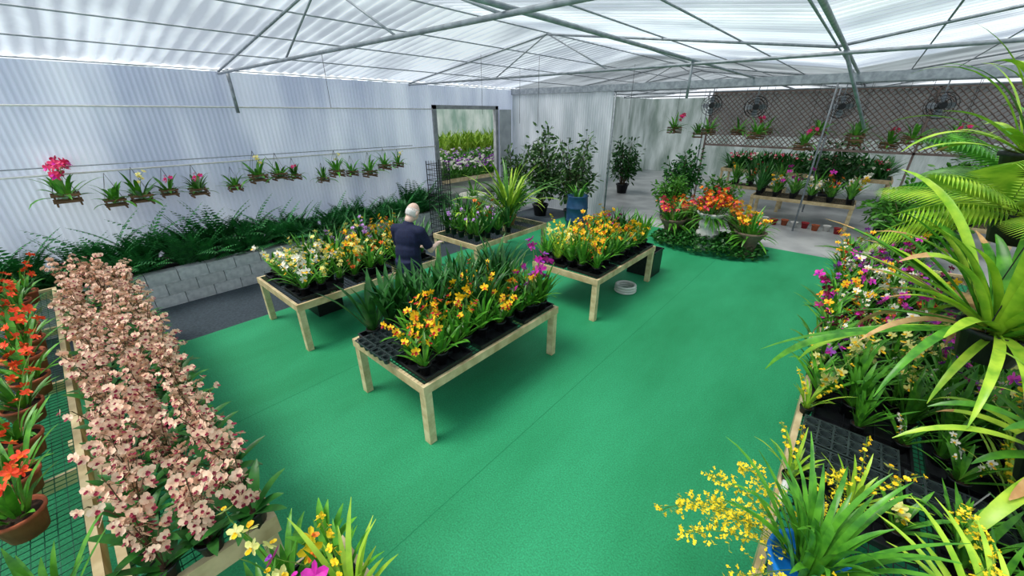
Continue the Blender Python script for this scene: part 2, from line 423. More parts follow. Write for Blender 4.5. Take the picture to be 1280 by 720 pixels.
kind('purple',POT_B,F1,dict(H=.4,nf=4,fs=.08,mp=P_pur,ml=P_mag),2,'potted orchid with purple blooms in black pot')
kind('burgundy',POT_B,F1,dict(H=.36,nf=5,fs=.08,mp=P_bur,ml=P_mag),2,'potted orchid with dark burgundy blooms in black pot')
kind('green',POT_B,F2,None,0,'leafy green potted orchid without blooms in black pot')
kind('broadgreen',POT_B,dict(n=16,L=.5,W=.058,e=(1.0,1.5),bend=(.1,.9),m=M_leaf2),None,0,'potted orchid with upright broad green leaves')
kind('tallgreen',POT_B,dict(n=26,L=.54,W=.036,e=(.9,1.5),bend=(.1,1.0),m=M_leaf2),None,0,'tall leafy potted orchid with upright dark green canes')
kind('spray',POT_B,dict(n=18,L=.42,W=.028,m=M_leaf),dict(H=.55,nf=10,fs=.03,mp=P_lav,ml=P_wht,style='phal',frac=.5),2,'potted orchid with fine pale flower sprays')
kind('lemonspray',POT_B,dict(n=18,L=.42,W=.028,m=M_lime),dict(H=.5,nf=14,fs=.04,mp=P_lem,ml=P_yel,style='phal',frac=.6),2,'potted orchid with fine lemon yellow sprays')
kind('blush',POT_B,dict(n=9,L=.22,W=.055,e=(.5,1.1),bend=(.4,1.2),m=M_leaf2),dict(H=.36,nf=11,fs=.058,mp=P_pnk,ml=P_dpk,style='phal',frac=.8,cluster=.025,lean=.12,arch=.5,st=M_mstem),4,'potted moth orchid crowded with blush pink blooms',5)
kind('coral',POT_T,dict(n=20,L=.34,W=.04,e=(.6,1.45),bend=(.3,1.2),z=.15,m=M_leaf,spread=.07),dict(H=.38,nf=4,fs=.095,mp=P_cor,ml=P_org,z=.15,cluster=.04),2,'orchid with coral orange blooms in terracotta pot')
kind('yellowbig',POT_B,dict(n=12,L=.26,W=.05),dict(H=.22,nf=3,fs=.11,mp=P_lem,ml=P_org),1,'potted orchid with large lemon yellow blooms')

def tray_mesh(w,d,nx,ny,h=.05):
    mb=MB(); t=.005
    mb.bbox(-w/2,w/2,-d/2,d/2,0,t)
    for s in(-1,1):
        mb.bbox(s*w/2-t/2,s*w/2+t/2,-d/2,d/2,t,h); mb.bbox(-w/2,w/2,s*d/2-t/2,s*d/2+t/2,t,h)
    mb.bbox(-w/2-.012,w/2+.012,-d/2-.012,-d/2,h-.006,h); mb.bbox(-w/2-.012,w/2+.012,d/2,d/2+.012,h-.006,h)
    mb.bbox(-w/2-.012,-w/2,-d/2,d/2,h-.006,h); mb.bbox(w/2,w/2+.012,-d/2,d/2,h-.006,h)
    for i in range(1,nx): x=-w/2+w*i/nx; mb.bbox(x-.003,x+.003,-d/2,d/2,t,h*.7)
    for j in range(1,ny): y=-d/2+d*j/ny; mb.bbox(-w/2,w/2,y-.003,y+.003,t,h*.7)
    return mb.mesh('tray',[M_black])
def cell_tray():
    mb=MB(); w,d=.5,.28
    for i in range(6):
        for j in range(3):
            x=-w/2+w*(i+.5)/6; y=-d/2+d*(j+.5)/3
            mb.lathe([(.001,0.002),(.026,.002),(.038,.07),(.034,.07),(.024,.006),(.001,.006)],10,(x,y,0))
    for i in range(7): x=-w/2+w*i/6; mb.bbox(x-.006,x+.006,-d/2-.006,d/2+.006,.064,.07)
    for j in range(4): y=-d/2+d*j/3; mb.bbox(-w/2,w/2,y-.006,y+.006,.063,.069)
    return mb.mesh('cell_tray',[mat('grey_plastic',(56,68,68),(40,50,52),.4,20)])
TR=tray_mesh(.54,.56,3,3); CT=cell_tray()
def tray(x,y,z,me=TR,rot=0,g='black trays on the benches',lab='black plastic nursery tray holding orchid pots'):
    o=obj('nursery_tray',me,loc=(x,y,z),rot=(0,0,rot)); o['label']=lab; o['category']='tray'; o['group']=g; return o
def table(name,x0,x1,y0,y1,z,label,legs,lw=.085,ap=.09,cat='table'):
    t=thing(name,label,cat,(x0,y0,0)); w=x1-x0; d=y1-y0
    mb=MB(); th=.035
    mb.bbox(0,w,0,th,z-ap,z); mb.bbox(0,w,d-th,d,z-ap,z); mb.bbox(0,th,th,d-th,z-ap,z); mb.bbox(w-th,w,th,d-th,z-ap,z)
    k=max(2,int(d/.5))
    for i in range(1,k): yy=d*i/k; mb.bbox(th,w-th,yy-.018,yy+.018,z-ap,z-.012)
    obj('frame',mb.mesh('frame',[M_wood]),t)
    mb=MB(); n=int(w/.05)
    for i in range(1,n): xx=w*i/n; mb.bbox(xx-.0025,xx+.0025,.01,d-.01,z-.006,z+.0)
    n=int(d/.05)
    for i in range(1,n): yy=d*i/n; mb.bbox(.01,w-.01,yy-.0025,yy+.0025,z-.009,z-.004)
    obj('wire_top',mb.mesh('wire_top',[M_wire]),t)
    lm=MB(); lm.box((0,0,(z-ap)/2),(lw,lw*.9,z-ap)); lmm=lm.mesh('leg',[M_wood2])
    for lx,ly in legs: obj('leg',lmm,t,loc=(lx*w,ly*d,0))
    return t
def L4(w,d,e=.05): return [(e/w,e/d),(1-e/w,e/d),(e/w,1-e/d),(1-e/w,1-e/d)]
ZT=.7
TA=(-3.6,-2.36,1.53,3.6); TB=(-6.25,-4.85,1.46,3.75); TC=(-3.6,-2.4,4.65,6.75); TD=(-6.1,-4.85,4.6,6.75)
for T,lab in((TA,'weathered wooden display table with tall green and golden orchids'),(TB,'weathered wooden display table with white and yellow orchids'),(TC,'weathered wooden display table with yellow and orange orchids'),(TD,'weathered wooden display table with large leafy plants')):
    table('display_table',T[0],T[1],T[2],T[3],ZT,lab,L4(T[1]-T[0],T[3]-T[2]))['group']='wooden display tables'
def fill(T,rows,cols,chooser,g,trays=True,z=ZT,s=1.08):
    x0,x1,y0,y1=T
    if trays:
        nx=2; ny=max(1,int((y1-y0)/.62))
        for i in range(nx):
            for j in range(ny): tray(x0+(x1-x0)*(i+.5)/nx,y0+(y1-y0)*(j+.5)/ny,z)
    for i in range(rows):
        for j in range(cols):
            x=x0+.08+(x1-x0-.16)*(i+.5)/rows+R.uniform(-.04,.04); y=y0+.06+(y1-y0-.12)*(j+.5)/cols+R.uniform(-.04,.04)
            k=chooser((x-x0)/(x1-x0),(y-y0)/(y1-y0))
            if k: place(k,x,y,z+.006,s,group=g)
def chA(u,v):
    if u<.5: return 'broadgreen' if (u<.16 and v<.3) else (None if v<.17 else R.choice(['tallgreen','broadgreen','tallgreen','broadgreen','tallgreen','tallgreen','gold']))
    if u<.62 and v<.14: return None
    if v<.42: return R.choice(['gold','gold','gold','yellow','orange'])
    if v<.56: return R.choice(['broadgreen','tallgreen',None,'green'])
    return R.choice(['green','gold','yellow','magenta','burgundy','gold','green'])
fill(TA,5,10,chA,'orchids on the golden display table')
for x,y in((-3.2,1.70),(-2.95,1.70)): tray(x,y,ZT+.055,CT,lab='grey plastic cell tray with empty round pots',g='empty cell trays',rot=1.571)
for x,y in((-2.48,3.40),(-2.60,3.52),(-2.5,3.3)): place('bigmagenta',x,y,ZT+.006,1.0,group='orchids on the golden display table')
def chB(u,v):
    if v<.38: return R.choice(['white','cream','cream','white','green'])
    if v<.75: return R.choice(['yellow','orange','cream','gold','green']) if u>.5 else R.choice(['lavender','lavender','green','cream','tallgreen'])
    return R.choice(['green','yellow','tallgreen','gold'])
fill(TB,5,9,chB,'orchids on the white and yellow display table')
def chC(u,v):
    if v<.3 and u<.65: return R.choice(['cream','lemonspray','green','lemonspray'])
    if v>.8: return R.choice(['burgundy','green','gold','tallgreen'])
    return R.choice(['yellow','yellow','gold','orange','red','yellow','green'])
fill(TC,5,9,chC,'orchids on the yellow and orange display table')
def chD(u,v):
    if v<.62: return R.choice(['green','tallgreen','lavender','orange','white','green','tallgreen'])
    return None
fill(TD,5,7,chD,'orchids on the leafy display table',False)

def big_strap(name,label,loc,n,L,W,m,potm,seed,potz=.2,e=(.5,1.4),bend=(.8,2.0),brown=0,hang=None,twist=.6,tips=0.0,dark=.35,fold=.25):
    r=random.Random(seed); t=thing(name,label,'plant',loc)
    obj('pot',potm,t); mb=MB()
    for i in range(n):
        az=r.uniform(0,6.28); b=r.random()<brown; tp=1 if r.random()<tips else None
        q=r.random()
        mb.blade((.08*math.cos(az)*q,.08*math.sin(az)*q,potz),az,L*r.uniform(.5,1.12),W*r.uniform(.6,1.25),r.uniform(*e),r.uniform(*bend),12,1 if b else (2 if r.random()<dark else 0),twist=r.uniform(-twist,twist),tipmi=tp,fold=fold)
    obj('foliage',mb.mesh('foliage',[m,M_brown,M_leaf],True),t)
    if hang:
        mb=MB()
        for k in range(3):
            a=k*2.09; mb.tube([(.15*math.cos(a),.15*math.sin(a),.2),(0,0,hang)],.003,4)
        obj('hanging_wire',mb.mesh('hanging_wire',[M_wire]),t)
    return t
big_strap('strap_leaf_plant','large lime green strap-leaf plant on the leafy display table',(-5.4,6.1,ZT),100,1.3,.05,M_lime,POT_TB,5,e=(.6,1.5),bend=(.6,1.9))
big_strap('strap_leaf_plant','small lime green arching plant in terracotta pot',(-5.7,5.2,ZT),30,.65,.045,M_lime,POT_TB,8)

# ---------------------------------------------------------------- left benches
def benchtop(name,x0,x1,y0,y1,z,label,nl,rail=.12,wire=M_gwire):
    t=thing(name,label,'bench',(x0,y0,0)); w=x1-x0;d=y1-y0; th=.04
    mb=MB(); mb.bbox(0,w,0,th,z-.1,z+rail-.09); mb.bbox(0,w,d-th,d,z-.1,z+rail-.09); mb.bbox(0,th,th,d-th,z-.1,z+rail-.09); mb.bbox(w-th,w,th,d-th,z-.1,z+rail-.09)
    k=max(2,int(w/1.2))
    for i in range(1,k): mb.bbox(w*i/k-.02,w*i/k+.02,th,d-th,z-.1,z-.012)
    obj('frame',mb.mesh('frame',[M_wood]),t)
    mb=MB(); n=int(w/.05)
    for i in range(1,n): mb.bbox(w*i/n-.002,w*i/n+.002,th,d-th,z-.005,z)
    n=int(d/.05)
    for i in range(1,n): mb.bbox(th,w-th,d*i/n-.002,d*i/n+.002,z-.008,z-.004)
    obj('wire_top',mb.mesh('wire_top',[wire]),t)
    lm=MB(); lm.box((0,0,(z-.1)/2),(.08,.08,z-.1)); me=lm.mesh('leg',[M_wood2])
    for i in range(nl):
        for yy in(.06,d-.06): obj('leg',me,t,loc=(.06+(w-.12)*i/(nl-1),yy,0))
    return t
benchtop('plant_bench',-6.9,-2.0,-.42,.22,.75,'long wooden bench packed with blush pink orchids',4)
benchtop('plant_bench',-7.7,-1.97,-1.5,-.47,.75,'long wire-topped bench holding coral orchids in terracotta pots',4)
benchtop('plant_bench',-1.78,-1.15,-.2,.45,.58,'small wooden bench with black trays beside the aisle',2,wire=M_wire)
for i in range(24):
    for j in range(3):
        x=-6.76+i*.2045+R.uniform(-.02,.02); y=-.27+j*.195+R.uniform(-.015,.015)
        place('blush',x,y,.752,1.02,group='blush pink orchids on the long bench')
for i in range(12):
    for j in range(2):
        x=-7.35+i*.44+R.uniform(-.04,.04)+.1*j; y=-.72-j*.42+R.uniform(-.05,.05)
        if x>-2.5: continue
        place('coral',x,y,.752,1.0,group='coral orchids in terracotta pots',name='potted_cattleya')
tray(-1.47,.12,.58)
for k,x,y in(('yellowbig',-1.65,.33),('magenta',-1.42,.3),('cream',-1.62,.12),('purple',-1.5,.0),('lemonspray',-1.3,.3)):
    place(k,x,y,.586,1.0,group='orchids on the small bench')
for k,x,y in(('yellowbig',-2.25,-.75),('yellowbig',-2.3,-1.1),('green',-2.15,-.62),('purple',-2.1,-.9)):
    place(k,x,y,.752,1.0,group='orchids at the end of the wire bench')
# ---------------------------------------------------------------- ferns
def fern_mesh(seed,n=28,L=.84):
    r=random.Random(seed); mb=MB()
    for i in range(n):
        az=2*pi*i/n+r.uniform(-.3,.3)
        back=math.cos(az)<-.2
        l=L*r.uniform(.65,1.15)*(.6 if back else 1)
        mb.frond((0,0,0),az,l,.12,r.uniform(1.15,1.5) if r.random()<.65 else r.uniform(.5,1.1),r.uniform(.4,1.3),18,lw=.4,droop=.2)
    return mb.mesh('fern',[M_fern])
FM=[fern_mesh(s) for s in range(5)]
for i in range(22):
    for j in range(2):
        o=obj('fern',R.choice(FM),loc=(-8.53+j*.38+R.uniform(-.04,.04),-1.9+i*.40+R.uniform(-.1,.1),.5),rot=(0,0,R.uniform(-.4,.4)),scale=R.uniform(.75,1.2)*(.9 if j else 1.1))
        o['label']='bushy dark green fern growing in the block bed'; o['category']='fern'; o['group']='ferns in the block bed'
# baskets
mb=MB()
for k in range(4):
    z=k*.03
    for s in(-1,1):
        if k%2==0: mb.box((0,s*.08,z),(.2,.014,.022))
        else: mb.box((s*.08,0,z),(.014,.2,.022))
BK=mb.mesh('basket',[mat('basket_wood',(130,96,68),(100,76,56),.8,10)])
mb=MB()
for sx in(-1,1):
    for sy in(-1,1): mb.tube([(sx*.08,sy*.08,.1),(-.0,0,.40)],.002,3)
HW=mb.mesh('hanger_wire',[M_wire])
kind('basket',None,dict(n=20,L=.32,W=.044,e=(-.1,1.4),bend=(.5,1.7),z=.05),None,0,'',5)
FB=KINDS['basket'][0]
SPH=[spike(.32,9,.09,P_hot,P_mag,seed=s,cluster=.04,frac=.35,z=.05) for s in range(3)]
SPW=[spike(.32,5,.06,P_crm,P_yel,seed=s+9,cluster=.04,frac=.35,z=.05) for s in range(2)]
for i in range(15):
    y=.0+i*.42+(R.uniform(-.1,.1) if i else 0)
    has=i in(0,3,4,8)
    t=thing('hanging_orchid','orchid in small wooden slat basket hanging on wall'+(', hot pink blooms' if has else ''),'hanging plant',(-8.92,y,1.6+R.uniform(-.1,.06)),0,1.2+(.35 if i==0 else R.uniform(-.2,.3)),'baskets along the wall')
    obj('basket',BK,t); obj('hanger_wire',HW,t); obj('foliage',R.choice(FB)[1],t,rot=(0,0,R.uniform(0,6)))
    if has:
        for q in range(2 if i==0 else 1): obj('flower_spike',R.choice(SPH),t,rot=(0,0,R.uniform(0,6)),scale=1 if i==0 else .7)
    elif i%4==2: obj('flower_spike',R.choice(SPW),t,rot=(0,0,R.uniform(0,6)))
trim([(EX+.16,-1,2.17),(EX+.16,6.4,2.12)],.008)
# tower
mb=MB(); w=.18
for sx in(-1,1):
    for sy in(-1,1): mb.tube([(sx*w,sy*w,0),(sx*w,sy*w,1.9)],.012,5)
for k in range(16):
    z=.1+k*.115
    for s in(-1,1):
        mb.tube([(-w,s*w,z),(w,s*w,z)],.006,4); mb.tube([(s*w,-w,z),(s*w,w,z)],.006,4)
for k in range(1,5):
    x=-w+2*w*k/5
    for s in(-1,1): mb.tube([(x,s*w,.05),(x,s*w,1.9)],.005,4); mb.tube([(s*w,x,.05),(s*w,x,1.9)],.005,4)
o=obj('wire_tower',mb.mesh('wire_tower',[M_black]),loc=(-7.3,5.8,.008)); o['label']='tall black wire grid plant stand near the door'; o['category']='plant stand'

# ---------------------------------------------------------------- bushes
def bush(loc,H,rad,nl,leafL,m,potmesh,pr,label,seed):
    r=random.Random(seed); t=thing('potted_shrub',label,'shrub',loc)
    obj('pot',potmesh,t,scale=pr)
    mb=MB(); fb=MB(); nb=14
    for b in range(nb):
        az=r.uniform(0,6.28); top=Vector((math.cos(az)*rad*r.uniform(.3,.9),math.sin(az)*rad*r.uniform(.3,.9),H*r.uniform(.45,.98)))
        base=Vector((0,0,.15)); mid=base.lerp(top,.45)+Vector((0,0,.1))
        mb.tube([base,mid,top],[.02,.013,.004],5)
        for k in range(nl//nb):
            q=mid.lerp(top,r.uniform(-.1,1.05))
            d=Vector((r.gauss(0,1),r.gauss(0,1),r.gauss(.1,.8))).normalized()
            c=q+d*r.uniform(.05,rad*.4)
            dd=(d+Vector((0,0,-.3))).normalized(); nn=dd.cross(Vector((r.gauss(0,1),r.gauss(0,1),.2))).normalized()
            fb.petal(c,dd,nn if nn.z>0 else -nn,leafL*r.uniform(.7,1.2),leafL*.42,0,.1)
    obj('trunk',mb.mesh('trunk',[mat('bark',(110,92,70),(84,70,54),.8,20)]),t)
    obj('foliage',fb.mesh('foliage',[m]),t)
    return t
POT_L=pot_mesh(.2,.3,M_black,n=20)
bush((-8.2,9.6,0),1.9,.5,1000,.15,M_ficus,POT_L,1.1,'leafy potted shrub standing against the hazy wall',3)
bush((-7.1,9.5,0),2.6,.62,1500,.17,M_ficus,POT_L,1.2,'tall glossy rubber plant standing against the hazy wall',4)
bush((-5.95,9.5,0),2.4,.6,1400,.16,M_ficus,POT_L,1.2,'loose potted shrub at the end of the hazy wall',5)
bush((-7.3,8.3,0),1.4,.5,900,.14,M_ficus,POT_L,1.0,'mid-height dark shrub near the door',6)
bush((-7.6,12.4,0),2.2,.6,700,.17,M_ficus,POT_L,1.2,'bushy shrub in the far house beside the path',7)
bush((-6.9,14.6,0),2.0,.7,900,.18,M_leaf2,POT_L,1.2,'bushy green shrub further along the path',8)
bush((-4.0,11.7,0),1.3,.55,1100,.15,M_leaf,POT_L,1.2,'rounded green shrub in black pot beside the path',13)
bush((-2.7,12.0,0),1.3,.6,1100,.14,M_leaf,POT_L,1.2,'bushy light green shrub in black pot',14)
bush((-4.4,13.6,0),1.9,.6,1100,.17,M_leaf2,POT_L,1.2,'rounded tall shrub beside the far path',15)
bush((-.6,17.2,0),2.2,.9,900,.2,M_leaf2,POT_L,1.3,'dark shrub behind the far benches',16)
bush((.9,13.2,0),1.4,.6,900,.16,M_leaf,POT_L,1.2,'bushy green shrub beside the far bench',21)
bush((2.2,14.9,0),2.0,.7,1100,.2,M_leaf,POT_L,1.3,'broad green shrub in the far house',17)
bush((1.2,11.0,0),1.6,.7,1100,.18,M_leaf,POT_L,1.3,'broad green shrub on the concrete floor',18)
bush((3.2,8.8,0),2.6,.8,1000,.2,M_leaf,POT_L,1.4,'tall leafy shrub beyond the side bench',9)
bush((2.9,6.4,0),2.4,.8,1000,.2,M_leaf2,POT_L,1.4,'tall leafy shrub beside the side bench',19)
o=thing('blue_barrel','blue plastic barrel planter standing behind the display table','barrel',(-5.3,8.7,.012))
mb=MB(); mb.lathe([(.001,0),(.23,0),(.25,.05),(.27,.3),(.285,.32),(.27,.34),(.275,.62),(.29,.64),(.275,.66),(.26,.92),(.27,.95),(.24,.95),(.24,.85),(.001,.84)],24); obj('barrel',mb.mesh('barrel',[M_dkblue],True),o)
obj('foliage',foliage(22,.5,.05,seed=77,z=.84,m=M_leaf,spread=.1),o)
o=thing('white_planter','round pale bowl planter with green plant near the door','planter',(-7.7,7.25,.008))
mb=MB(); mb.lathe([(.001,0),(.2,0),(.22,.05),(.12,.5),(.3,.62),(.36,.85),(.38,.9),(.34,.9),(.28,.7),(.001,.7)],22); obj('pot',mb.mesh('pot',[mat('pale_stone',(206,204,196),(180,180,172),.7,10)],True),o)
obj('foliage',foliage(22,.6,.06,seed=78,z=.75,m=M_leaf,bend=(.5,1.5)),o)

mb=MB()
for k,(rr_,z) in enumerate(((.17,.03),(.17,.075),(.165,.12))):
    pts=[(rr_*math.cos(2*pi*i/28),rr_*math.sin(2*pi*i/28),z) for i in range(29)]; mb.tube(pts,.022,8)
o=obj('hose_coil',mb.mesh('hose_coil',[M_white],True),loc=(-2.55,6.0,.012)); o['label']='white coiled hose lying on turf under the table'; o['category']='hose'
def crate(w,d,h):
    mb=MB(); t=.012
    mb.bbox(-w/2,w/2,-d/2,d/2,0,t)
    for s in(-1,1):
        mb.bbox(s*(w/2-t/2)-t/2,s*(w/2-t/2)+t/2,-d/2,d/2,t,h); mb.bbox(-w/2+t,w/2-t,s*(d/2-t/2)-t/2,s*(d/2-t/2)+t/2,t,h)
    mb.bbox(-w/2-.015,w/2+.015,-d/2-.015,-d/2,h-.03,h); mb.bbox(-w/2-.015,w/2+.015,d/2,d/2+.015,h-.03,h)
    return mb.mesh('crate',[M_black])
o=obj('crate',crate(.5,.42,.5),loc=(-2.7,7.1,.012)); o['label']='black plastic crate on the turf at the table end'; o['category']='crate'
o=obj('crate',crate(.4,.4,.4),loc=(-5.9,2.2,.012)); o['label']='black wire crate stored under the display table'; o['category']='crate'

# ---------------------------------------------------------------- planter island
r=random.Random(4); mb=MB()
for i in range(2600):
    a=r.uniform(0,6.28); q=math.sqrt(r.random()); x=math.cos(a)*q*1.25; y=math.sin(a)*q*.72; z=.02+.22*(1-q*q)+r.uniform(0,.14)
    d=Vector((r.gauss(0,1),r.gauss(0,1),.3)).normalized(); mb.petal((x,y,z),d,Vector((r.gauss(0,.4),r.gauss(0,.4),1)),.09,.06,0,.2)
o=obj('ground_cover_ivy',mb.mesh('ivy',[M_leaf2]),loc=(-2.25,9.5,.012)); o['label']='low leafy ground cover around the urn planter'; o['category']='ground cover'; o['kind']='stuff'
M_stone=mat('white_stone',(240,240,236),(216,216,212),.6,8)
t=thing('urn_planter','white stone urn on pedestal overflowing with orange blooms','planter',(-2.25,9.5,.012))
mb=MB(); mb.lathe([(.001,0),(.24,0),(.24,.12),(.18,.16),(.18,.22),(.24,.26),(.24,.4),(.18,.44),(.18,.5),(.22,.54),(.22,.62),(.12,.66),(.18,.70),(.26,.76),(.31,.84),(.28,.84),(.25,.8),(.001,.78)],24)
obj('urn',mb.mesh('urn',[M_stone],True),t)
obj('foliage',foliage(100,.6,.05,seed=50,z=.78,m=M_leaf,e=(-.5,1.3),spread=.28),t)
for q in range(34):
    a=q*.9; obj('flower_spike',spike(.50,6,.11,[P_org,P_cor,P_hot,P_org,P_red][q%5],P_yel,seed=q+200,z=.8,cluster=.08,frac=.4,lean=[.3,.8,1.1][q%3]),t,loc=(.26*math.cos(a)*(q%3)/2,.26*math.sin(a)*(q%3)/2,0),rot=(0,0,a))
for x,y,p1,p2,lab in((-3.1,9.6,P_hot,P_red,'terracotta bowl planter with pink and red blooms'),(-1.4,9.5,P_org,P_yel,'terracotta bowl planter with orange blooms and foliage'),(-2.8,10.1,P_org,P_red,'bowl planter with mixed orange flowers'),(-1.7,10.15,P_hot,P_yel,'bowl planter with pink flowers')):
    t=thing('flower_bowl',lab,'planter',(x,y,.012),0,1.2)
    mb=MB(); mb.lathe([(.001,0),(.16,0),(.13,.1),(.15,.26),(.25,.42),(.27,.46),(.24,.46),(.18,.36),(.001,.36)],20); obj('bowl',mb.mesh('bowl',[mat('brown_stone',(130,112,98),(104,90,80),.8,8)],True),t)
    obj('foliage',foliage(70,.5,.045,seed=int(x*100)%99+60,z=.38,m=M_leaf,e=(-.3,1.4),spread=.2),t)
    for q in range(14): obj('flower_spike',spike(.44,4,.09,p1 if q%2 else p2,P_yel,seed=q+300,z=.38,cluster=.08,frac=.4,lean=.6),t,rot=(0,0,q*.9))

# ---------------------------------------------------------------- right bench
benchtop('plant_bench',.15,1.75,1.5,8.1,.75,'long wooden side bench packed with mixed orchids',5,wire=M_wire)
for i in range(2):
    for j in range(10):
        y=1.95+j*.62; x=.52+i*.62
        if j==0 and i==0: continue
        tray(x,y,.75)
for (x,y) in((.45,2.62),(.45,2.93),(.98,2.75)): tray(x,y,.81,CT,lab='grey plastic cell tray with empty round pots',g='empty cell trays')
for i in range(6):
    for j in range(30):
        x=.22+i*.25+R.uniform(-.04,.04); y=1.75+j*.215+R.uniform(-.04,.04)
        if i>3 and y>5.0: continue
        if x<.78 and 2.48<y<3.08: continue
        if x<.85 and y<2.2: continue
        if x<1.15 and 2.6<y<2.9: continue
        if y<3.5: k=R.choice(['green','lemonspray','green','smallwhite','green','cream'])
        elif y<4.6: k=R.choice(['smallwhite','purple','burgundy','cream','magenta','green'])
        else: k=R.choice(['burgundy','burgundy','purple','white','magenta','red','purple','smallwhite','yellow','magenta'])
        place(k,x,y,.757,1.0 if y>3.4 else .8,group='mixed orchids on the side bench')
t=thing('oncidium_orchid','leafy orchid in blue pot with arching yellow sprays','orchid',(.34,1.74,.752))
mb=MB(); mb.lathe([(.001,0),(.13,0),(.165,.19),(.18,.2),(.18,.23),(.16,.23),(.15,.18),(.001,.17)],24); obj('pot',mb.mesh('pot',[M_blue],True),t)
obj('foliage',foliage(60,.56,.03,seed=91,z=.17,m=M_leaf,e=(.9,1.5),bend=(.4,1.5),spread=.09,segs=9),t)
def onc(seed,az,H,e0,arch):
    r=random.Random(seed); mb=MB(); p=Vector((0,0,.18)); pts=[p.copy()]; n=14
    for i in range(n):
        tt=i/n; e=e0-arch*tt; p=p+Vector((math.cos(e)*math.cos(az),math.cos(e)*math.sin(az),math.sin(e)))*(H/n); pts.append(p.copy())
    mb.tube(pts,.0025,3,2,False)
    for i in range(5,n+1):
        for b in range(4):
            d=Vector((r.gauss(0,1),r.gauss(0,1),r.gauss(0,.7))).normalized(); l=.10*(1.15-i/n)+.025
            q=pts[i]+d*l; mb.tube([pts[i],q],.0012,3,2,False)
            for s in range(3):
                c=pts[i].lerp(q,.4+.3*s)+Vector((r.gauss(0,.008),r.gauss(0,.008),r.gauss(0,.008)))
                mb.flower(c,(r.gauss(0,1),r.gauss(0,1),1),.022,0,1,'tiny',r)
    return mb.mesh('flower_spike',[P_lem,P_org,M_stem])
for q,(az,H,e0,ar) in enumerate(((2.5,.70,.35,1.2),(2.9,.70,.3,1.3),(3.3,.62,.4,1.5),(2.2,.75,.5,1.4),(3.1,.78,.45,1.6),(4.0,.6,.5,1.5),(1.5,.75,.7,1.3),(5.2,.6,.9,1.5),(2.7,.6,.2,1.2))):
    obj('flower_spike',onc(q,az,H,e0,ar),t)
t=thing('oncidium_orchid','leafy orchid with yellow sprays standing on the side bench','orchid',(.95,1.78,.752))
obj('pot',POT_TB,t,scale=.8); obj('foliage',foliage(40,.6,.034,seed=95,z=.16,m=M_lime,e=(.6,1.45),bend=(.6,1.7),spread=.08,segs=9),t)
for q,(az,H,e0,ar) in enumerate(((2.0,.6,1.2,1.2),(0.6,.7,1.1,1.3),(4.6,.6,1.1,1.3))): obj('flower_spike',onc(q+30,az,H,e0,ar),t)
mb=MB(); mb.tube([(.19,2.55,.80),(.19,2.2,.80)],.02,8)
o=obj('pipe',mb.mesh('pipe',[M_white],True)); o['label']='short white plastic pipe lying on the bench edge'; o['category']='pipe'
mb=MB(); mb.box((0,0,.06),(.02,.001,.12)); TG=mb.mesh('plant_tag',[M_white])
for i in range(16):
    o=obj('plant_tag',TG,loc=(R.uniform(.9,1.6),R.uniform(2.2,5),.84),rot=(R.uniform(-.3,.3),R.uniform(-.3,.3),R.uniform(0,3)),scale=1.1); o['label']='white plastic plant tag stuck in a pot'; o['category']='plant tag'; o['group']='white plant tags'
POT_H=pot_mesh(.17,.2,M_wire,n=18)
big_strap('hanging_strap_plant','large hanging plant with broad arching green and dried leaves',(.88,3.35,1.55),90,1.12,.062,M_lime,POT_H,21,.18,(-.2,1.3),(.5,1.7),.16,hang=2.1,tips=.4,dark=.35,fold=.45)
big_strap('hanging_strap_plant','hanging plant with broad green and browning leaves',(1.15,2.75,1.2),50,.75,.055,M_lime,POT_H,23,.18,(.0,1.3),(.6,1.8),.15,hang=2.4,tips=.3)
def palm(loc,n,L,seed,label,m=M_leaf,hang=None,lw=.1,LW=.28):
    r=random.Random(seed); t=thing('hanging_palm_fern',label,'plant',loc); obj('pot',POT_H,t); mb=MB()
    for i in range(n):
        az=2*pi*i/n+r.uniform(-.3,.3)
        mb.frond((0,0,.18),az,L*r.uniform(.8,1.1),LW,r.uniform(.0,1.2),r.uniform(.6,1.4),28,lw=lw,droop=.35,stem=.006)
    obj('foliage',mb.mesh('foliage',[m]),t)
    if hang:
        mb=MB()
        for k in range(3):
            a=k*2.09; mb.tube([(.15*math.cos(a),.15*math.sin(a),.2),(0,0,hang)],.003,4)
        obj('hanging_wire',mb.mesh('hanging_wire',[M_wire]),t)
palm((.92,4.1,2.1),18,.8,31,'hanging plant with long feathery green fronds',M_lime,1.5)
palm((1.05,5.1,2.2),18,.85,33,'hanging plant with dark feathery fronds',M_leaf,1.4)
big_strap('hanging_strap_plant','hanging plant with long upright lime blades',(.9,4.5,2.45),60,.95,.045,M_lime,POT_H,27,.18,(.1,1.4),(.6,1.8),.05,hang=1.15,tips=.15)

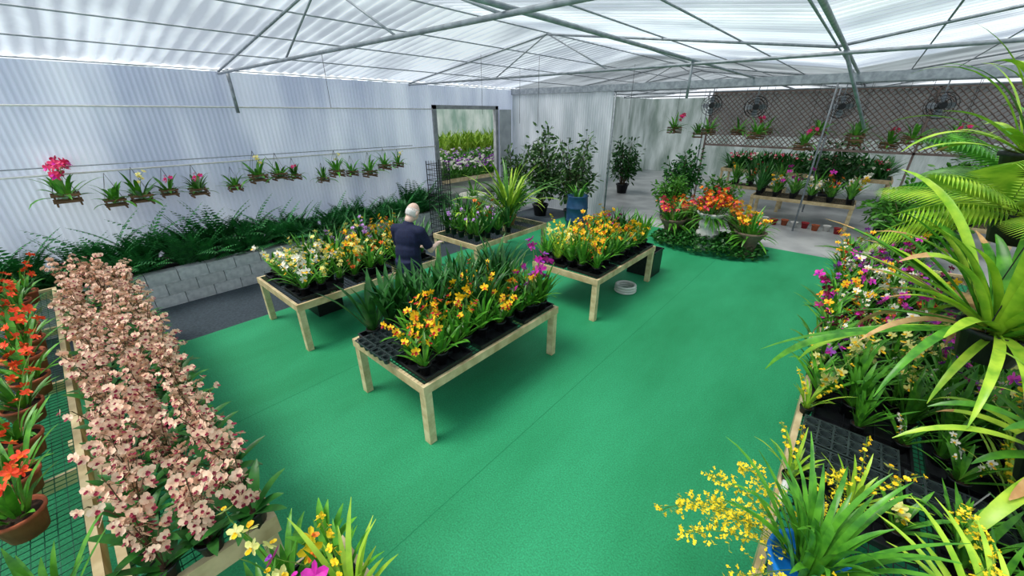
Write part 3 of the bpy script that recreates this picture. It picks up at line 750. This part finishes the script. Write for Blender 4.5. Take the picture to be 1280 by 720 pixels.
# ---------------------------------------------------------------- far area
kf=['red','orange','green','magenta','white','tallgreen','yellow','green']
for (x0,x1,y0,y1) in((-2.2,.2,13.3,14.3),(-3.2,-1.6,14.8,15.5),(1.4,2.8,12.3,13.9)):
    table('display_table',x0,x1,y0,y1,ZT,'weathered wooden bench of potted plants in the far house',L4(x1-x0,y1-y0))['group']='benches in the far house'
    nx=max(2,int((x1-x0)/.36)); ny=max(2,int((y1-y0)/.33))
    for i in range(nx):
        for j in range(ny):
            place(R.choice(kf),x0+.15+(x1-x0-.3)*i/(nx-1),y0+.15+(y1-y0-.3)*j/(ny-1),ZT,1.4,group='potted plants in the far house',name='potted_plant',cat='potted plant')
for i in range(9):
    x=-1.9+i*.24; m=[M_terra,M_white,mat('red_plastic',(170,40,50),(150,30,40),.5,8)][i%3]
    o=obj('empty_pot',pot_mesh(.09,.16,m),loc=(x,13.0+.12*(i%2),0)); o['label']='empty plant pot on the concrete by the far bench'; o['category']='pot'; o['group']='empty pots by the far bench'
for i in range(14):
    x=-4.2+(i%7)*.95+R.uniform(-.2,.2); y=12.2+(i//7)*2.2+R.uniform(-.2,.2); z=2.2+R.uniform(-.2,.2); s=1.5
    t=thing('hanging_orchid','leafy orchid in wooden basket hanging from far house roof','hanging plant',(x,y,z),R.uniform(0,6),s,'baskets hanging in the far house')
    obj('basket',BK,t); obj('foliage',R.choice(FB)[1],t)
    mb=MB(); top=(EZ-z)/s
    for sx in(-1,1): mb.tube([(sx*.08,0,.1),(0,0,.4)],.003,3)
    mb.tube([(0,0,.4),(0,0,top)],.003,3); obj('hanger_wire',mb.mesh('hanger_wire',[M_wire]),t)
    if i%3==0: obj('flower_spike',R.choice(SPH),t,scale=.8)
def fan(loc,yaw,rad=.3):
    t=thing('circulation_fan','round black wire-guard circulation fan hanging from roof beam','fan',loc,yaw)
    mb=MB()
    for yy in(-.07,.07):
        for q in(1,.75,.5,.25):
            mb.tube([(rad*q*math.cos(2*pi*i/24),yy*(1.0 if q>.9 else 1.3),rad*q*math.sin(2*pi*i/24)) for i in range(25)],.006,4)
        for i in range(12):
            a=i*pi/6; mb.tube([(0,yy*1.3,0),(rad*math.cos(a),yy,rad*math.sin(a))],.004,3)
    mb.tube([(0,-.1,0),(0,.16,0)],.07,12)
    obj('guard',mb.mesh('guard',[M_black]),t)
    mb=MB()
    for k in range(4):
        a=k*pi/2; d=Vector((math.cos(a),0,math.sin(a))); mb.petal(d*.04,d,Vector((0,1,0))+d.cross(Vector((0,1,0)))*.5,rad*.82,.17,0,.05)
    obj('blade',mb.mesh('blade',[M_steel]),t)
    mb=MB(); mb.tube([(0,.05,rad),(0,.05,EZ-loc[2])],.012,5); obj('bracket',mb.mesh('bracket',[M_steel]),t)
for x,y,z in((-.75,13.4,3.05),(-2.6,13.2,3.05),(-3.75,13.2,3.1),(1.0,13.4,3.05)): fan((x,y,z),.3,.27)

def greenrow(x0,x1,y0,y1,z,label,seed,fl=None,n=900,m=M_lime,big=1,nf=400):
    r=random.Random(seed); mb=MB()
    for i in range(n):
        az=r.uniform(0,6.28); mb.blade((r.uniform(x0,x1),r.uniform(y0,y1),z),az,r.uniform(.25,.5)*big,.05*big,r.uniform(.5,1.4),r.uniform(.3,1.2),4)
    if fl:
        for i in range(nf):
            mb.flower((r.uniform(x0,x1),r.uniform(y0,y1),z+r.uniform(.25,.6)),(r.gauss(0,1)+1,r.gauss(0,1)-1,.6),.12,r.choice((1,2)),2,'phal',r)
    o=obj('plant_row',mb.mesh('plant_row',[m,fl or P_pur,P_wht])); o['label']=label; o['category']='plants'; o['kind']='stuff'
    return o
greenrow(-11.9,-10.6,8.0,14,.8,'bench row of purple and white orchids beyond the door',61,P_pur,2400,M_leaf,1.1,420)
greenrow(-15,-13,8,20,.8,'bench row of green orchid foliage outside',62,P_lav,3000,M_leaf,1.3,300)
greenrow(-22,-17,10,32,.8,'distant rows of green nursery plants',63,None,4200,M_lime,2.6)
greenrow(-4.2,.8,18.6,19.8,.8,'dense row of leafy plants along the far wall',64,P_hot,1500,M_leaf2,1.8)
for a in((-11.95,-10.55,7.9,14.1),(-15.1,-12.9,7.9,20.1),(-22.1,-16.9,9.9,32.1),(-4.4,1.0,18.5,19.9)):
    benchtop('nursery_bench',a[0],a[1],a[2],a[3],.78,'long nursery bench of plants beyond the display area',3)

# ---------------------------------------------------------------- person
M_skin=mat('skin',(242,208,192),(232,194,176),.5,20); M_navy=mat('navy_shirt',(24,34,72),(16,24,54),.8,60); M_trou=mat('dark_trousers',(44,46,54),(34,36,42),.8,50)
M_hair=mat('white_hair',(236,234,232),(206,202,198),.7,60,stretch=(1,1,6)); M_shoe=mat('black_shoe',(20,20,22),(28,28,30),.5,10); M_eye=mat('eye_dark',(40,40,50),(24,24,30),.2,10); M_lip=mat('lips',(186,110,100),(170,96,90),.5,10)
def remesh(mb,name,mats,vox,smooth=4):
    me=mb.mesh(name+'_raw',mats); o=bpy.data.objects.new('tmp',me); COL.objects.link(o)
    m=o.modifiers.new('r','REMESH'); m.mode='VOXEL'; m.voxel_size=vox; m.use_smooth_shade=True
    s=o.modifiers.new('s','SMOOTH'); s.iterations=smooth; s.factor=.5
    dg=bpy.context.evaluated_depsgraph_get(); dg.update()
    me2=bpy.data.meshes.new_from_object(o.evaluated_get(dg)); me2.name=name
    bpy.data.objects.remove(o)
    if not me2.materials: me2.materials.append(mats[0])
    me2.polygons.foreach_set('use_smooth',[True]*len(me2.polygons))
    return me2
def limb(mb,pts,rad):
    mb.tube(pts,rad,12)
    for p,r_ in zip(pts,rad): mb.ell(p,(r_,r_,r_),0,12,8)
man=thing('person','balding white-haired man in navy shirt and dark trousers tending orchids','person',(-4.34,2.82,.012),.35,1.02)
mb=MB(); hc=Vector((.03,.165,1.65))
Mh=Matrix.Rotation(-.5,3,'X')@Matrix.Rotation(.2,3,'Y')
mb.ell(hc,(.080,.100,.115),0,20,14,Mh); mb.ell(hc+Vector((0,.01,-.055)),(.062,.075,.07),0,16,10)
def H(v): return hc+Mh@Vector(v)
mb.tube([H((0,.093,.01)),H((0,.122,-.025)),H((0,.093,-.035))],[.008,.014,.012],8)
for s in(-1,1):
    mb.ell(H((s*.084,-.005,-.01)),(.012,.022,.033),0,10,8,Mh)
    mb.ell(H((s*.03,.088,.035)),(.02,.01,.007),0,8,6,Mh)
mb.ell(H((0,.088,-.09)),(.022,.02,.018),0,8,6,Mh)
limb(mb,[(0,.05,1.44),(0.01,.10,1.56),hc],[.068,.058,.056])
mb.ell((0,.03,1.3),(.15,.1,.2)); mb.ell((0,0,1.08),(.14,.11,.16)); mb.ell((0,-.01,.94),(.155,.12,.12))
SX=.19
def arm(s):
    return Vector((s*SX,.06,1.42)),(Vector((-.24,.14,1.14)) if s<0 else Vector((.26,.16,1.15))),(Vector((-.13,.36,1.10)) if s<0 else Vector((.22,.42,1.16)))
for s in(-1,1):
    S,E,W=arm(s)
    limb(mb,[(s*.05,.05,1.43),S],[.07,.06]); limb(mb,[S,E],[.054,.044]); limb(mb,[E,W],[.042,.028])
    limb(mb,[(s*.09,0,.92),(s*.1,.02,.5)],[.085,.055]); limb(mb,[(s*.1,.02,.5),(s*.1,-.01,.09)],[.052,.036]); limb(mb,[(s*.1,-.02,.06),(s*.11,.13,.04)],[.036,.03])
    Wv=W; f=(Wv-E).normalized(); side=Vector((0,0,1)).cross(f).normalized()
    pc=Wv+f*.05; mb.ell(pc,(.036,.045,.018),0,12,8)
    for k,(o_,l) in enumerate(((-.03,.062),(-.01,.075),(.01,.07),(.03,.055))):
        b=pc+f*.035+side*o_; d1=(f-Vector((0,0,.35))).normalized(); d2=(f*.5-Vector((0,0,1))).normalized()
        p1=b+d1*l*.45; p2=p1+(d1+d2).normalized()*l*.3; p3=p2+d2*l*.28
        limb(mb,[b-f*.02,p1,p2,p3],[.0095,.009,.0085,.0075])
    ins=-s; sd=side*(1 if side.x*ins>0 else -1); b=pc-f*.01+sd*.034
    limb(mb,[b,b+(sd+f*.7).normalized()*.035-Vector((0,0,.01)),b+(sd*.4+f).normalized()*.06-Vector((0,0,.025))],[.012,.011,.009])
obj('body',remesh(mb,'body',[M_skin],.0065,3),man)
mb=MB()
mb.ell((0,.035,1.30),(.19,.14,.2)); mb.ell((0,.01,1.13),(.185,.145,.2)); mb.ell((0,0,.96),(.18,.145,.1)); mb.tube([(0,0,1.05),(0,0,.86)],[.176,.172],20)
for s in(-1,1):
    S,E,W=arm(s)
    limb(mb,[(s*.04,.05,1.43),S],[.085,.074]); mb.tube([S,S.lerp(E,.85)],[.073,.064],14); mb.ell(S,(.075,.075,.075))
limb(mb,[(0,.05,1.45),(0,.08,1.49)],[.082,.07])
obj('shirt',remesh(mb,'shirt',[M_navy],.012,5),man)
mb=MB(); mb.tube([(0,.07,1.46),(0,.095,1.52)],[.078,.071],18); obj('shirt_collar',mb.mesh('shirt_collar',[M_navy],True),man)
mb=MB(); mb.ell((0,-.005,.92),(.17,.138,.11))
for s in(-1,1):
    mb.tube([(s*.09,0,.93),(s*.1,.02,.5),(s*.105,-.01,.07)],[.105,.08,.07],16)
obj('trousers',remesh(mb,'trousers',[M_trou],.012,4),man)
for s in(-1,1):
    mb=MB(); mb.ell((s*.11,.05,.045),(.052,.145,.045),0,14,8); mb.box((s*.11,.05,.012),(.09,.26,.024)); obj('shoe',remesh(mb,'shoe',[M_shoe],.008,3),man)
    mb=MB(); mb.ell(H((s*.03,.096,.012)),(.012,.008,.009),0,8,6); obj('eye',mb.mesh('eye',[M_eye],True),man)
mb=MB(); mb.ell(H((0,.104,-.058)),(.024,.008,.006),0,10,6,Mh); obj('mouth',mb.mesh('mouth',[M_lip],True),man)
mb=MB(); vs=[];fs=[]; n=28
for i in range(n+1):
    a=pi+(-.12)+ (pi+.24)*i/n
    for (zz,sc_) in((-.085,.95),(-.05,1.02),(-.01,1.025),(.04,1.0),(.03,.93),(-.065,.9)):
        rr_=math.sqrt(max(.1,1-(zz/.115)**2))*sc_*(1 if zz>-.04 else 1.03)
        vs.append(H((.080*rr_*math.cos(a),.100*rr_*math.sin(a),zz)))
for i in range(n):
    for k in range(6): fs.append((i*6+k,i*6+(k+1)%6,(i+1)*6+(k+1)%6,(i+1)*6+k))
mb.add(vs,fs); obj('hair',mb.mesh('hair',[M_hair],True),man)

# ---------------------------------------------------------------- light, world, camera
w=bpy.data.worlds.new('World'); sc.world=w; w.use_nodes=True
bg=w.node_tree.nodes['Background']; bg.inputs[0].default_value=(.88,.93,1,1); bg.inputs[1].default_value=1.05
sl=bpy.data.lights.new('Sun','SUN'); sl.energy=13; sl.angle=.45; sl.color=(1,.96,.88)
so=bpy.data.objects.new('Sun',sl); so.rotation_euler=(math.radians(22),math.radians(-14),0); COL.objects.link(so)
cd=bpy.data.cameras.new('Camera'); cd.lens=13.5; cd.sensor_width=36; cd.clip_start=.05; cd.clip_end=300
co=bpy.data.objects.new('Camera',cd); co.location=(0,0,2.9); co.rotation_euler=(math.radians(90-24.5),0,math.radians(41)); COL.objects.link(co)
sc.camera=co
sc.view_settings.view_transform='Standard'; sc.view_settings.look='None'; sc.view_settings.exposure=.12
